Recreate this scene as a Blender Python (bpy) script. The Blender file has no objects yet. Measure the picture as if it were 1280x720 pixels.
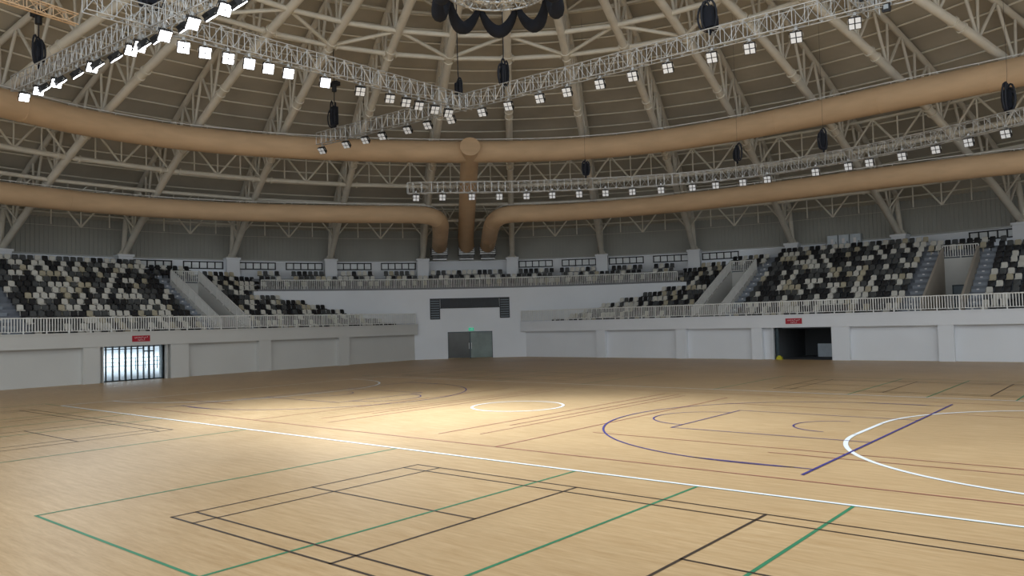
import bpy, math, random
from mathutils import Vector, Matrix
random.seed(7)
PI = math.pi
scn = bpy.context.scene
COL = scn.collection
ORD = ['zeroth','first','second','third','fourth','fifth','sixth','seventh','eighth','ninth','tenth','eleventh','twelfth',
       'thirteenth','fourteenth','fifteenth','sixteenth','seventeenth','eighteenth','nineteenth','twentieth']
def ordn(n):
    if n <= 20: return ORD[n]
    t = {2:'twenty',3:'thirty',4:'forty',5:'fifty',6:'sixty',7:'seventy',8:'eighty',9:'ninety'}[n//10]
    return t+'-'+ORD[n % 10] if n % 10 else t[:-1]+'ieth'
# ------------------------------------------------------------------ materials
def mat(name, col, rough=.6, metal=0., var=.12, scale=3., emit=None, es=0., stretch=None, spec=.5):
    m = bpy.data.materials.new(name); m.use_nodes = True
    nt = m.node_tree; b = nt.nodes['Principled BSDF']
    b.inputs['Roughness'].default_value = rough; b.inputs['Metallic'].default_value = metal
    b.inputs['Specular IOR Level'].default_value = spec
    tc = nt.nodes.new('ShaderNodeTexCoord'); mp = nt.nodes.new('ShaderNodeMapping')
    if stretch: mp.inputs['Scale'].default_value = stretch
    nz = nt.nodes.new('ShaderNodeTexNoise'); nz.inputs['Scale'].default_value = scale; nz.inputs['Detail'].default_value = 4
    rp = nt.nodes.new('ShaderNodeValToRGB')
    a = [max(0, c*(1-var)) for c in col]; z = [min(1, c*(1+var)) for c in col]
    rp.color_ramp.elements[0].position = .3; rp.color_ramp.elements[1].position = .7
    rp.color_ramp.elements[0].color = (*a, 1); rp.color_ramp.elements[1].color = (*z, 1)
    nt.links.new(tc.outputs['Object'], mp.inputs[0]); nt.links.new(mp.outputs[0], nz.inputs['Vector'])
    nt.links.new(nz.outputs['Fac'], rp.inputs[0]); nt.links.new(rp.outputs[0], b.inputs['Base Color'])
    if emit:
        b.inputs['Emission Color'].default_value = (*emit, 1); b.inputs['Emission Strength'].default_value = es
    return m
def wood():
    m = bpy.data.materials.new('maple_floor'); m.use_nodes = True
    nt = m.node_tree; b = nt.nodes['Principled BSDF']; N = nt.nodes.new; L = nt.links.new
    tc = N('ShaderNodeTexCoord')
    def noise(sc, det, st):
        mp = N('ShaderNodeMapping'); mp.inputs['Scale'].default_value = st
        nz = N('ShaderNodeTexNoise'); nz.inputs['Scale'].default_value = sc; nz.inputs['Detail'].default_value = det
        L(tc.outputs['Object'], mp.inputs[0]); L(mp.outputs[0], nz.inputs['Vector']); return nz
    n1 = noise(1., 3, (.9, 9., 1)); n2 = noise(1., 2, (.16, .2, 1)); n3 = noise(1., 5, (4, 30, 1))
    r1 = N('ShaderNodeValToRGB'); r1.color_ramp.elements[0].position = .3; r1.color_ramp.elements[1].position = .72
    r1.color_ramp.elements[0].color = (.50, .322, .158, 1); r1.color_ramp.elements[1].color = (.62, .43, .235, 1)
    L(n1.outputs['Fac'], r1.inputs[0])
    mx = N('ShaderNodeMixRGB'); mx.blend_type = 'MULTIPLY'; mx.inputs[0].default_value = .5
    r2 = N('ShaderNodeValToRGB'); r2.color_ramp.elements[0].color = (.72, .70, .68, 1); r2.color_ramp.elements[1].color = (1, 1, 1, 1)
    r2.color_ramp.elements[0].position = .3; r2.color_ramp.elements[1].position = .65
    L(n2.outputs['Fac'], r2.inputs[0]); L(r1.outputs[0], mx.inputs[1]); L(r2.outputs[0], mx.inputs[2])
    mx2 = N('ShaderNodeMixRGB'); mx2.blend_type = 'MULTIPLY'; mx2.inputs[0].default_value = .45
    r3 = N('ShaderNodeValToRGB'); r3.color_ramp.elements[0].color = (.7, .66, .6, 1); r3.color_ramp.elements[1].color = (1, 1, 1, 1)
    r3.color_ramp.elements[0].position = .25; r3.color_ramp.elements[1].position = .6
    L(n3.outputs['Fac'], r3.inputs[0]); L(mx.outputs[0], mx2.inputs[1]); L(r3.outputs[0], mx2.inputs[2])
    L(mx2.outputs[0], b.inputs['Base Color'])
    b.inputs['Roughness'].default_value = .42; b.inputs['Specular IOR Level'].default_value = .4
    return m
def glass(name, col, alpha):
    m = bpy.data.materials.new(name); m.use_nodes = True
    nt = m.node_tree; nt.nodes.clear(); N = nt.nodes.new
    o = N('ShaderNodeOutputMaterial'); mix = N('ShaderNodeMixShader'); t = N('ShaderNodeBsdfTransparent'); g = N('ShaderNodeBsdfGlossy')
    d = N('ShaderNodeBsdfDiffuse'); mix2 = N('ShaderNodeMixShader'); nz = N('ShaderNodeTexNoise'); nz.inputs['Scale'].default_value = .8
    rp = N('ShaderNodeValToRGB'); rp.color_ramp.elements[0].color = (*[c*.8 for c in col], 1); rp.color_ramp.elements[1].color = (*col, 1)
    nt.links.new(nz.outputs['Fac'], rp.inputs[0]); nt.links.new(rp.outputs[0], d.inputs['Color'])
    g.inputs['Roughness'].default_value = .05; g.inputs['Color'].default_value = (.9, .95, 1, 1)
    t.inputs['Color'].default_value = (.92, .97, 1, 1)
    mix2.inputs[0].default_value = .25; nt.links.new(d.outputs[0], mix2.inputs[1]); nt.links.new(g.outputs[0], mix2.inputs[2])
    mix.inputs[0].default_value = alpha
    nt.links.new(t.outputs[0], mix.inputs[1]); nt.links.new(mix2.outputs[0], mix.inputs[2]); nt.links.new(mix.outputs[0], o.inputs[0])
    return m
M = dict(
    wood=wood(),
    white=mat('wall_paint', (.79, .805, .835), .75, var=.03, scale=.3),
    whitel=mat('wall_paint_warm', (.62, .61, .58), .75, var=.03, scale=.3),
    ledge=mat('ledge_paint', (.46, .46, .44), .7, var=.04, scale=.4),
    fascia=mat('fascia_paint', (.78, .79, .815), .7, var=.03, scale=.4),
    conc=mat('step_concrete', (.20, .215, .245), .85, var=.12, scale=.8),
    gconc=mat('gallery_concrete', (.22, .22, .23), .85, var=.1, scale=.8),
    beige=mat('beige_parapet', (.44, .39, .33), .8, var=.05, scale=.6),
    clad=mat('grey_cladding', (.35, .35, .315), .6, var=.06, scale=.4),
    roof=mat('roof_sheet', (.50, .455, .375), .7, var=.16, scale=.25),
    purlin=mat('purlin_paint', (.85, .80, .69), .6, var=.06, scale=1.),
    steel=mat('rib_paint', (.72, .67, .575), .5, var=.07, scale=1.2),
    steel2=mat('brace_paint', (.70, .66, .57), .5, var=.07, scale=1.2),
    duct=mat('duct_fabric', (.61, .42, .255), .75, var=.08, scale=.5, stretch=(1, 1, 4)),
    alu=mat('truss_aluminium', (.55, .55, .54), .4, .5, var=.15, scale=4),
    grille=mat('galvanised_box', (.09, .09, .088), .55, .3, var=.3, scale=3),
    dark=mat('black_plastic', (.012, .012, .014), .55, var=.3, scale=5),
    cable=mat('black_cable', (.012, .014, .022), .7, var=.3, scale=5),
    navy=mat('black_fabric', (.005, .007, .014), .9, var=.3, scale=3),
    rail=mat('rail_paint', (.84, .83, .80), .5, var=.05, scale=2),
    frame=mat('dark_frame', (.03, .05, .06), .4, var=.2, scale=3),
    wframe=mat('window_frame', (.014, .014, .016), .5, var=.2, scale=3),
    pane=mat('pale_pane', (.72, .74, .74), .2, var=.08, scale=2),
    lens=mat('led_lens', (.85, .86, .88), .25, var=.04, scale=6, emit=(.95, .97, 1), es=.1),  # unlit lenses given a faint glow so they read brighter
    lit=mat('led_lit', (1, 1, 1), .3, var=.01, emit=(.92, .96, 1.), es=9.),
    sw=mat('seat_cream', (.66, .635, .57), .5, var=.08, scale=.5),
    sb=mat('seat_black', (.012, .012, .014), .5, var=.3, scale=.5),
    sg=mat('seat_grey', (.075, .078, .078), .5, var=.25, scale=.5),
    sy=mat('seat_beige', (.47, .415, .30), .5, var=.12, scale=.5),
    red=mat('red_sign', (.42, .012, .03), .5, var=.1, scale=4),
    signw=mat('sign_white', (.8, .78, .78), .6, var=.03),
    green=mat('exit_green', (.02, .35, .2), .4, var=.1, emit=(.02, .6, .32), es=.5),
    yellow=mat('yellow_rubber', (.55, .5, .02), .6, var=.15, scale=8),
    steeldoor=mat('blue_grey_door', (.16, .20, .23), .5, var=.08, scale=1),
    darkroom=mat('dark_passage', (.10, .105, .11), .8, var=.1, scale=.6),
    darkglass=mat('smoked_glass', (.06, .062, .058), .18, var=.25, scale=.6),
    greenglass=mat('greenish_glass', (.17, .215, .195), .2, var=.35, scale=.5),
    louver=mat('black_louver', (.010, .012, .016), .5, var=.4, scale=1.2),
    pave=mat('pale_paving', (.72, .74, .76), .8, var=.06, scale=.2),
    cab=mat('grey_cabinet', (.48, .53, .57), .4, .2, var=.1, scale=1.5),
    lw=mat('white_line', (.8, .82, .83), .5, var=.03), lb=mat('black_line', (.045, .028, .018), .5, var=.1),
    lg=mat('green_line', (.03, .20, .095), .5, var=.08), lu=mat('blue_line', (.05, .04, .20), .5, var=.08),
    lr=mat('red_line', (.33, .11, .085), .5, var=.1),
    glass=glass('clear_glass', (.75, .85, .9), .16),
)
# ------------------------------------------------------------------ mesh builder
class MB:
    def __init__(s): s.v = []; s.f = []; s.mi = []; s.cur = 0
    def add(s, vs, fs):
        o = len(s.v); s.v += [tuple(p) for p in vs]; s.f += [tuple(i+o for i in f) for f in fs]; s.mi += [s.cur]*len(fs)
    def quad(s, a, b, c, d): s.add([a, b, c, d], [(0, 1, 2, 3)])
    def box(s, x0, x1, y0, y1, z0, z1):
        s.add([(x0,y0,z0),(x1,y0,z0),(x1,y1,z0),(x0,y1,z0),(x0,y0,z1),(x1,y0,z1),(x1,y1,z1),(x0,y1,z1)],
              [(0,3,2,1),(4,5,6,7),(0,1,5,4),(1,2,6,5),(2,3,7,6),(3,0,4,7)])
    def obox(s, c, ax, ay, az):   # centre and three half-axis vectors
        c, ax, ay, az = map(Vector, (c, ax, ay, az))
        P = [c+i*ax+j*ay+k*az for k in (-1, 1) for i, j in ((-1,-1),(1,-1),(1,1),(-1,1))]
        s.add(P, [(0,3,2,1),(4,5,6,7),(0,1,5,4),(1,2,6,5),(2,3,7,6),(3,0,4,7)])
    def hexa(s, P): s.add(P, [(0,3,2,1),(4,5,6,7),(0,1,5,4),(1,2,6,5),(2,3,7,6),(3,0,4,7)])
    def tube(s, p, q, r, n=8, r2=None, caps=True):
        s.path([p, q], r if r2 is None else [r, r2], n, caps)
    def path(s, pts, r, n=8, caps=True, closed=False, up=None):
        pts = [Vector(p) for p in pts]; m = len(pts)
        rs = r if isinstance(r, (list, tuple)) else [r]*m
        ref = None; V = []; F = []
        for i, p in enumerate(pts):
            a = pts[i-1] if (i > 0 or closed) else p; b = pts[(i+1) % m] if (i < m-1 or closed) else p
            t = (b-a)
            if t.length < 1e-9: t = Vector((0, 0, 1))
            t.normalize()
            if ref is None:
                ref = Vector((0, 0, 1)) if abs(t.z) < .9 else Vector((1, 0, 0))
            x = ref - t*ref.dot(t)
            if x.length < 1e-6: x = t.orthogonal()
            x.normalize(); ref = x; y = t.cross(x)
            for k in range(n):
                an = 2*PI*k/n; V.append(p + (x*math.cos(an)+y*math.sin(an))*rs[i])
        for i in range(m if closed else m-1):
            j = (i+1) % m
            for k in range(n):
                k2 = (k+1) % n; F.append((i*n+k, i*n+k2, j*n+k2, j*n+k))
        s.add(V, F)
        if caps and not closed:
            s.add(V[:n], [tuple(range(n))[::-1]]); s.add(V[-n:], [tuple(range(n))])
    def build(s, name, m, parent=None, smooth=False, ms=None):
        me = bpy.data.meshes.new(name); me.from_pydata(s.v, [], s.f)
        for x in (ms or [m]): me.materials.append(x)
        if ms: me.polygons.foreach_set('material_index', s.mi)
        if smooth: me.polygons.foreach_set('use_smooth', [True]*len(me.polygons))
        me.update()
        o = bpy.data.objects.new(name, me); COL.objects.link(o)
        if parent is not None:
            o.parent = parent
            o.matrix_parent_inverse = Matrix.Translation(-parent.location)
        return o
def tag(o, label, cat, group=None, kind=None):
    if label: o['label'] = label
    if cat: o['category'] = cat
    if group: o['group'] = group
    if kind: o['kind'] = kind
    return o
def empty(name, loc, label=None, cat=None, group=None, kind=None):
    o = bpy.data.objects.new(name, None); COL.objects.link(o); o.location = loc; o.empty_display_size = .2
    tag(o, label, cat, group, kind); return o
def struct(o, label=None, cat=None):
    o['kind'] = 'structure'
    return tag(o, label, cat)
# ------------------------------------------------------------------ place geometry (metres; court centre at the origin)
HEAD = 130.0                       # direction from the viewing corner through the dome axis
DT = 360/33
def pol(th, r, z=0.):              # th: degrees clockwise from the dome diagonal
    a = math.radians(HEAD-th); return Vector((r*math.cos(a), r*math.sin(a), z))
def zlow(r): return 24.3-r*r/164
def zup(r): return 27.45-r*r/164
def zroof(r): return 27.85-r*r/164
RC, RW = 44.6, 49.2                # gallery front wall, outer wall
XL, YR = -35.0, 34.5               # left and right hall walls
# ------------------------------------------------------------------ floor + markings
b = MB(); b.box(-35.7, 46, -46, 35.4, -.3, 0.)
floor = struct(b.build('floor', M['wood']), 'pale maple sports floor of the arena', 'floor')
def ln(b, p, q, w=.05, z=.004):
    p, q = Vector((*p, 0)), Vector((*q, 0)); d = (q-p).normalized(); n = Vector((-d.y, d.x, 0))*w/2; p = p-d*w/2; q = q+d*w/2
    u = Vector((0, 0, z)); b.quad(p-n+u, q-n+u, q+n+u, p+n+u)
def arc(b, c, r, a0, a1, w=.05, z=.004, n=48):
    P = []
    for i in range(n+1):
        a = math.radians(a0+(a1-a0)*i/n); P.append((math.cos(a), math.sin(a)))
    for (ax, ay), (bx, by) in zip(P, P[1:]):
        b.quad((c[0]+(r-w/2)*ax, c[1]+(r-w/2)*ay, z), (c[0]+(r+w/2)*ax, c[1]+(r+w/2)*ay, z),
               (c[0]+(r+w/2)*bx, c[1]+(r+w/2)*by, z), (c[0]+(r-w/2)*bx, c[1]+(r-w/2)*by, z))
def lines(name, m, label, fn):
    b = MB(); fn(b); o = b.build(name, M[m], floor); o['label'] = label; o['kind'] = 'structure'
def badminton(su, sv):
    def f(b):
        U = lambda u: su*(6.135+u); V = lambda v: sv*(17.31-v)
        for v in (0, .46, 5.64, 6.1): ln(b, (U(0), V(v)), (U(13.4), V(v)), .05, .006)
        for u in (0, .76, 12.64, 13.4): ln(b, (U(u), V(0)), (U(u), V(6.1)), .05, .006)
        for u in (4.72, 8.68): ln(b, (U(u), V(0)), (U(u), V(6.1)), .055, .006)
        ln(b, (U(0), V(3.05)), (U(4.72), V(3.05)), .05, .006); ln(b, (U(8.68), V(3.05)), (U(13.4), V(3.05)), .05, .006)
    return f
def volley(su, sv):
    def f(b):
        U = lambda u: su*(6.135+u); V = lambda v: sv*(17.31-v)
        for v in (-1.45, 7.5): ln(b, (U(-2.33), V(v)), (U(15.7), V(v)), .06 if v < 0 else .05, .004)
        for u in (-2.33, 3.7, 6.7, 9.7, 15.7): ln(b, (U(u), V(-1.45)), (U(u), V(7.5)), .065, .005)
    return f
for su, sv, w in ((1, 1, 'nearest right'), (-1, 1, 'left'), (1, -1, 'far right'), (-1, -1, 'far left')):
    lines('volleyball_court_lines', 'lg', 'green volleyball court lines on the %s quarter of the floor' % w, volley(su, sv))
    lines('badminton_court_lines', 'lb', 'black badminton court lines on the %s quarter of the floor' % w, badminton(su, sv))
def handball(b):
    for s in (-1, 1):
        ln(b, (-20, 9.78*s), (20, 9.78*s), .1, .009); ln(b, (20*s, -9.78), (20*s, 9.78), .1, .009)
        c = 19.5*s; a = 0 if s < 0 else 180
        arc(b, (c, 1.3), 6.1, 90, a if s > 0 else 0, .12, .010); arc(b, (c, -1.3), 6.1, -90 if s < 0 else 270, a, .12, .010)
        ln(b, (c-6.1*s, -1.3), (c-6.1*s, 1.3), .12, .010)
        ln(b, (c, 7.4), (20*s, 7.4), .12, .010); ln(b, (c, -7.4), (20*s, -7.4), .12, .010)
    arc(b, (0, 0), 1.85, 0, 360, .1, .009, 72)
lines('handball_court_lines', 'lw', 'white handball court outline, goal arcs and centre circle', handball)
def basket(b):
    z = .012
    for s in (-1, 1):
        B = 14.15*s; h = 12.5*s
        ln(b, (B, -7.6), (B, 7.6), .07, z)
        for t in (-1, 1): ln(b, (B, 6.9*t), (h-1.2*s, 6.9*t), .05, z)
        a = math.degrees(math.asin(6.9/7.0))
        arc(b, (h, 0), 7.0, (180-100) if s > 0 else -100, (180+100) if s > 0 else 100, .06, z, 64)
        for t in (-1, 1): ln(b, (B, 2.55*t), (8.3*s, 2.55*t), .05, z)
        ln(b, (8.3*s, -2.55), (8.3*s, 2.55), .05, z)
        arc(b, (8.3*s, 0), 1.8, 90 if s > 0 else -90, 270 if s > 0 else 90, .05, z); arc(b, (h, 0), 1.25, 90 if s > 0 else -90, 270 if s > 0 else 90, .05, z)
lines('basketball_court_lines', 'lu', 'blue basketball baseline, key and three point arc lines', basket)
def redl(b):
    z = .008
    for s in (-1, 1):
        ln(b, (-15, 8.2*s), (20, 8.2*s), .05, z)
        ln(b, (6.0*s, -8.2), (6.0*s, 6.5), .05, z); ln(b, (2.8*s, -7.2), (2.8*s, 7), .05, z); ln(b, (3.5*s, -4.6), (3.5*s, 7), .05, z)
        ln(b, (4.0*s, -6.6), (4.0*s, 6.6), .04, z); ln(b, (6.8, 4.6*s), (20, 4.6*s), .045, z); ln(b, (12.5*s, -5.3), (20*s, -5.3), .045, z)
lines('red_court_lines', 'lr', 'faded red court lines around the centre circle', redl)
# ------------------------------------------------------------------ hall walls
def side_wall(side, s0, s1, op, piers, m):
    """s runs along the wall; d is the distance from the court axis"""
    def P(s, d, z): return (-d, s, z) if side == 'L' else (s, d, z)
    def bx(b, sa, sb, da, db, za, zb):
        if side == 'L': b.box(-db, -da, sa, sb, za, zb)
        else: b.box(sa, sb, da, db, za, zb)
    D = 35.0 if side == 'L' else YR
    nm = 'left' if side == 'L' else 'right'
    b = MB()
    bx(b, s0, op[0], D+.38, D+.6, 0, 2.46); bx(b, op[1], s1, D+.38, D+.6, 0, 2.46)
    w = struct(b.build('wall_'+nm, M[m]), 'white recessed lower wall on the %s of the arena' % nm, 'wall')
    b = MB(); bx(b, s0, s1, D-.06, D+.75, 2.45, 3.42)
    bx(b, s0, s1, D-.12, D+.2, 3.36, 3.44)
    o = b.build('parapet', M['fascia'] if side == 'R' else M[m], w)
    for a, c in piers:
        b = MB(); bx(b, a, c, D, D+.45, 0, 2.46); b.build('pier', M[m], w)
    for a in op: # reveals
        b = MB(); bx(b, a-.06 if a == op[0] else a, a if a == op[0] else a+.06, D+.05, D+1.2, 0, 2.45); b.build('door_jamb', M[m], w)
    return w
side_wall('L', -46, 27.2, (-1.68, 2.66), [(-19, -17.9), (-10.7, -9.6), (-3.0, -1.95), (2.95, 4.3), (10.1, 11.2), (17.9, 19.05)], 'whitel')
side_wall('R', -28.1, 46, (-3.0, 1.38), [(-19.3, -18.35), (-11.3, -10.35), (-4.7, -3.85), (1.42, 2.65), (8.4, 9.35), (16.5, 17.5), (24.5, 25.5)], 'white')
def sector(b, r, t0, t1, z0, z1, n=48, thick=.25):
    for i in range(n):
        a, c = t0+(t1-t0)*i/n, t0+(t1-t0)*(i+1)/n
        b.hexa([pol(a, r, z0), pol(c, r, z0), pol(c, r+thick, z0), pol(a, r+thick, z0), pol(a, r, z1), pol(c, r, z1), pol(c, r+thick, z1), pol(a, r+thick, z1)])
b = MB()
DA, DB = -8.35, -2.75           # double door in the corner wall
sector(b, RC, -31.5, DA, 0, 2.6, 30); sector(b, RC, DB, 21.5, 0, 2.6, 30); sector(b, RC, -31.5, 21.5, 2.6, 6.78, 64)
struct(b.build('wall_corner', M['white']), 'curved white corner wall between the two stands', 'wall')
b = MB(); sector(b, RC, 58.8, 80, 2.4, 6.78, 20)
struct(b.build('wall_corner_far_right', M['white']), 'curved corner wall at the far right edge', 'wall')
# corner double door with its dark lobby
d2 = struct(empty('door_2', pol((DA+DB)/2, RC)), 'smoked glass double door in the curved corner wall', 'door')
def tang(th): a = math.radians(HEAD-th); return Vector((math.sin(a), -math.cos(a), 0))
def rad(th): a = math.radians(HEAD-th); return Vector((math.cos(a), math.sin(a), 0))
mid = (DA+DB)/2; hw = math.radians((DB-DA)/2)*RC
def dpanel(name, s0, s1, z0, z1, m, off=.12, th=.03, parent=d2):
    c = pol(mid, RC+off, (z0+z1)/2)+tang(mid)*((s0+s1)/2); b = MB()
    b.obox(c, tang(mid)*((s1-s0)/2), rad(mid)*th, (0, 0, (z1-z0)/2)); return b.build(name, M[m], parent)
dpanel('door_leaf', -hw+.06, -.05, .05, 2.52, 'darkglass'); dpanel('door_leaf', .05, hw-.06, .05, 2.52, 'greenglass')
for s0, s1 in ((-hw-.05, -hw+.06), (-.05, .05), (hw-.06, hw+.05)): dpanel('door_frame', s0, s1, 0, 2.62, 'frame', .1, .06)
dpanel('door_frame', -hw, hw, 2.52, 2.62, 'frame', .1, .06)
for s in (-.12, .12): dpanel('handle', s-.02, s+.02, .9, 1.5, 'alu', .06, .02)
b = MB(); b.obox(pol(mid, RC+1.2, 1.3), tang(mid)*(hw+.1), rad(mid)*.05, (0, 0, 1.3)); struct(b.build('wall_lobby', M['darkroom']), 'dark lobby wall behind the glass double door', 'wall')
# exit sign above it
e = empty('exit_sign', pol(-5.4, RC-.06, 2.7), 'small green exit sign above the corner double door', 'sign')
b = MB(); c = pol(-5.4, RC-.07, 2.82); b.obox(c, tang(-5.4)*.24, rad(-5.4)*.05, (0, 0, .13)); b.build('sign_box', M['green'], e)
b = MB(); c = pol(-5.4, RC-.125, 2.82)
b.obox(c+tang(-5.4)*.08, tang(-5.4)*.03, rad(-5.4)*.004, (0, 0, .08)); b.obox(c-tang(-5.4)*.06, tang(-5.4)*.07, rad(-5.4)*.004, (0, 0, .022))
b.build('pictogram', M['signw'], e)
# dark U-shaped glazed band above the door
w = struct(empty('window_1', pol(-5.5, RC, 4.9)), 'dark strip window with two louvred side panels on the corner wall', 'window')
def wpanel(name, t0, t1, z0, z1, m, off, parent, n=6):
    b = MB()
    for i in range(n):
        a, c = t0+(t1-t0)*i/n, t0+(t1-t0)*(i+1)/n
        b.hexa([pol(a, RC-off, z0), pol(c, RC-off, z0), pol(c, RC+.02, z0), pol(a, RC+.02, z0), pol(a, RC-off, z1), pol(c, RC-off, z1), pol(c, RC+.02, z1), pol(a, RC+.02, z1)])
    return b.build(name, M[m], parent)
wpanel('pane', -9.2, -1.8, 4.98, 5.78, 'louver', .05, w, 10)
wpanel('window_frame', -10.5, -.5, 5.78, 5.88, 'wframe', .1, w, 10); wpanel('window_frame', -9.25, -1.75, 4.9, 4.98, 'wframe', .1, w, 10)
for t0 in (-10.5, -1.75):
    p = wpanel('side_panel', t0, t0+1.25, 3.85, 5.85, 'louver', .07, w, 2)
    for i in range(8): wpanel('louver_blade', t0+.1, t0+1.15, 3.98+i*.23, 4.06+i*.23, 'steeldoor', .12, p, 1)
for t in (-7.0, -5.2, -3.6): wpanel('mullion', t-.04, t+.04, 4.98, 5.78, 'wframe', .09, w, 1)
# ------------------------------------------------------------------ left glazed entrance
d1 = struct(empty('door_1', (-35.5, .49, 0)), 'bright glazed entrance with dark mullions in the left wall', 'door')
for i, y in enumerate((-1.62, -1.3, -.85, -.4, .02, .42, .86, 1.28, 1.66, 2.02, 2.62)):
    b = MB(); t = .05 if i in (4, 8) else .032
    b.box(-35.75, -35.6, y-t, y+t, 0, 2.44); b.build('mullion', M['frame'], d1)
b = MB(); b.box(-35.69, -35.67, -1.66, 2.64, .02, 2.44); b.build('pane', M['glass'], d1)
b = MB(); b.box(-35.74, -35.6, -1.66, 2.64, 0, .08); b.box(-35.74, -35.6, -1.66, 1.28, 2.2, 2.26); b.build('sill_and_transom', M['frame'], d1)
b = MB(); b.box(-35.76, -35.58, 1.28, 2.02, 1.98, 2.06); b.build('door_head', M['frame'], d1)
b = MB(); b.box(-35.62, -35.56, 1.36, 1.40, .8, 1.3); b.build('handle', M['alu'], d1)
b = MB(); b.box(-150, -35.7, -90, 90, -.3, -.02); struct(b.build('ground', M['pave']), 'sunlit pale paving outside the glazed entrance', 'ground')
t = empty('guard_railing', (-52, 4, 0), 'low blue-green guard railing outside the glazed entrance', 'railing')
b = MB()
for z in (.35, .7, 1.05): b.tube((-52, -6, z), (-52, 14, z), .03, 6)
b.build('rails', mat('teal_paint', (.08, .3, .33), .5), t)
for y in range(-6, 15, 2):
    b = MB(); b.tube((-52, y, -.02), (-52, y, 1.1), .04, 6); b.build('post', mat('teal_post', (.06, .22, .25), .5) if y == -6 else bpy.data.materials['teal_post'], t)
# right dark passage
d3 = struct(empty('door_3', (-.8, YR+1, 0)), 'dark open passage under the right stand', 'door')
b = MB(); y0, y1 = YR+.4, YR+7
b.box(-3.06, -3.0, y0, y1, 0, 2.5); b.box(1.38, 1.44, y0, y1, 0, 2.5); b.box(-3.06, 1.44, y1, y1+.06, 0, 2.5); b.box(-3.06, 1.44, y0, y1, 2.46, 2.52)
b.box(-3.06, 1.44, y0, y1+.06, -.05, .004)
b.build('passage_lining', M['darkroom'], d3)
b = MB(); b.box(-2.98, -2.72, YR+.5, YR+.62, 0, 2.44); b.build('door_leaf', M['frame'], d3)
b = MB(); b.box(-1.2, 1.36, y1-2.3, y1-2.2, 0, 1.05); b.build('low_partition', M['cab'], d3)
b = MB(); b.box(.3, 1.36, y1-.1, y1, 0, 2.4); b.build('inner_door', M['frame'], d3)
b = MB()
for i, (rx, z0, z1) in enumerate(((.24, 0, .05), (.19, .05, .22))): b.box(-2.62-rx, -2.62+rx, YR+.25-rx*.7, YR+.25+rx*.7, z0, z1)
b.box(-2.72, -2.52, YR+.18, YR+.32, .22, .30)
tag(b.build('door_stop', M['yellow']), 'small yellow block at the left foot of the dark passage', 'door stop')
# red banners on the parapets
def banner(name, c, ax, nrm, label):
    e = empty(name, c, label, 'sign'); c = Vector(c); ax = Vector(ax); nrm = Vector(nrm)
    b = MB(); b.obox(c, ax*.62, nrm*.012, (0, 0, .21)); b.build('board', M['red'], e)
    b = MB(); rng = random.Random(3)
    for row, n, z in ((0, 9, .07), (1, 5, -.09)):
        for i in range(n):
            p = c+nrm*.014+ax*((i-(n-1)/2)*.105)+Vector((0, 0, z))
            for k in range(3):
                q = p+ax*rng.uniform(-.03, .03)+Vector((0, 0, rng.uniform(-.035, .035)))
                if k % 2: b.obox(q, ax*.032, nrm*.003, (0, 0, .007))
                else: b.obox(q, ax*.007, nrm*.003, (0, 0, .035))
    b.build('lettering', M['signw'], e)
banner('red_sign', (-34.92, .78, 2.93), (0, 1, 0), (1, 0, 0), 'red banner with white lettering above the left glazed entrance')
banner('red_sign', (-1.3, YR-.08, 2.93), (1, 0, 0), (0, -1, 0), 'red banner with white lettering above the dark right passage')
# ------------------------------------------------------------------ outer wall, gallery, terraces
b = MB(); sector(b, RW, -100, 100, 6.3, 9.85, 160, .3)
wo = struct(b.build('wall_outer', M['white']), 'white outer ring wall behind the seats', 'wall')
b = MB(); sector(b, RW-.15, -100, 100, 9.88, 10.0, 160, .5); b.build('ledge', M['ledge'], wo)
b = MB(); n = 1000
for i in range(n):
    a, c = -100+200*i/n, -100+200*(i+1)/n
    ra, rc = (RW+.02, RW+.02) if i % 2 else (RW+.09, RW+.09)
    b.quad(pol(a, ra, 10.0), pol(c, rc, 10.0), pol(c, rc, 13.4), pol(a, ra, 13.4))
    r2 = RW+.09 if i % 2 else RW+.02
    b.quad(pol(c, rc, 10.0), pol(c, r2, 10.0), pol(c, r2, 13.4), pol(c, rc, 13.4))
b.build('cladding', M['clad'], wo)
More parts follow.
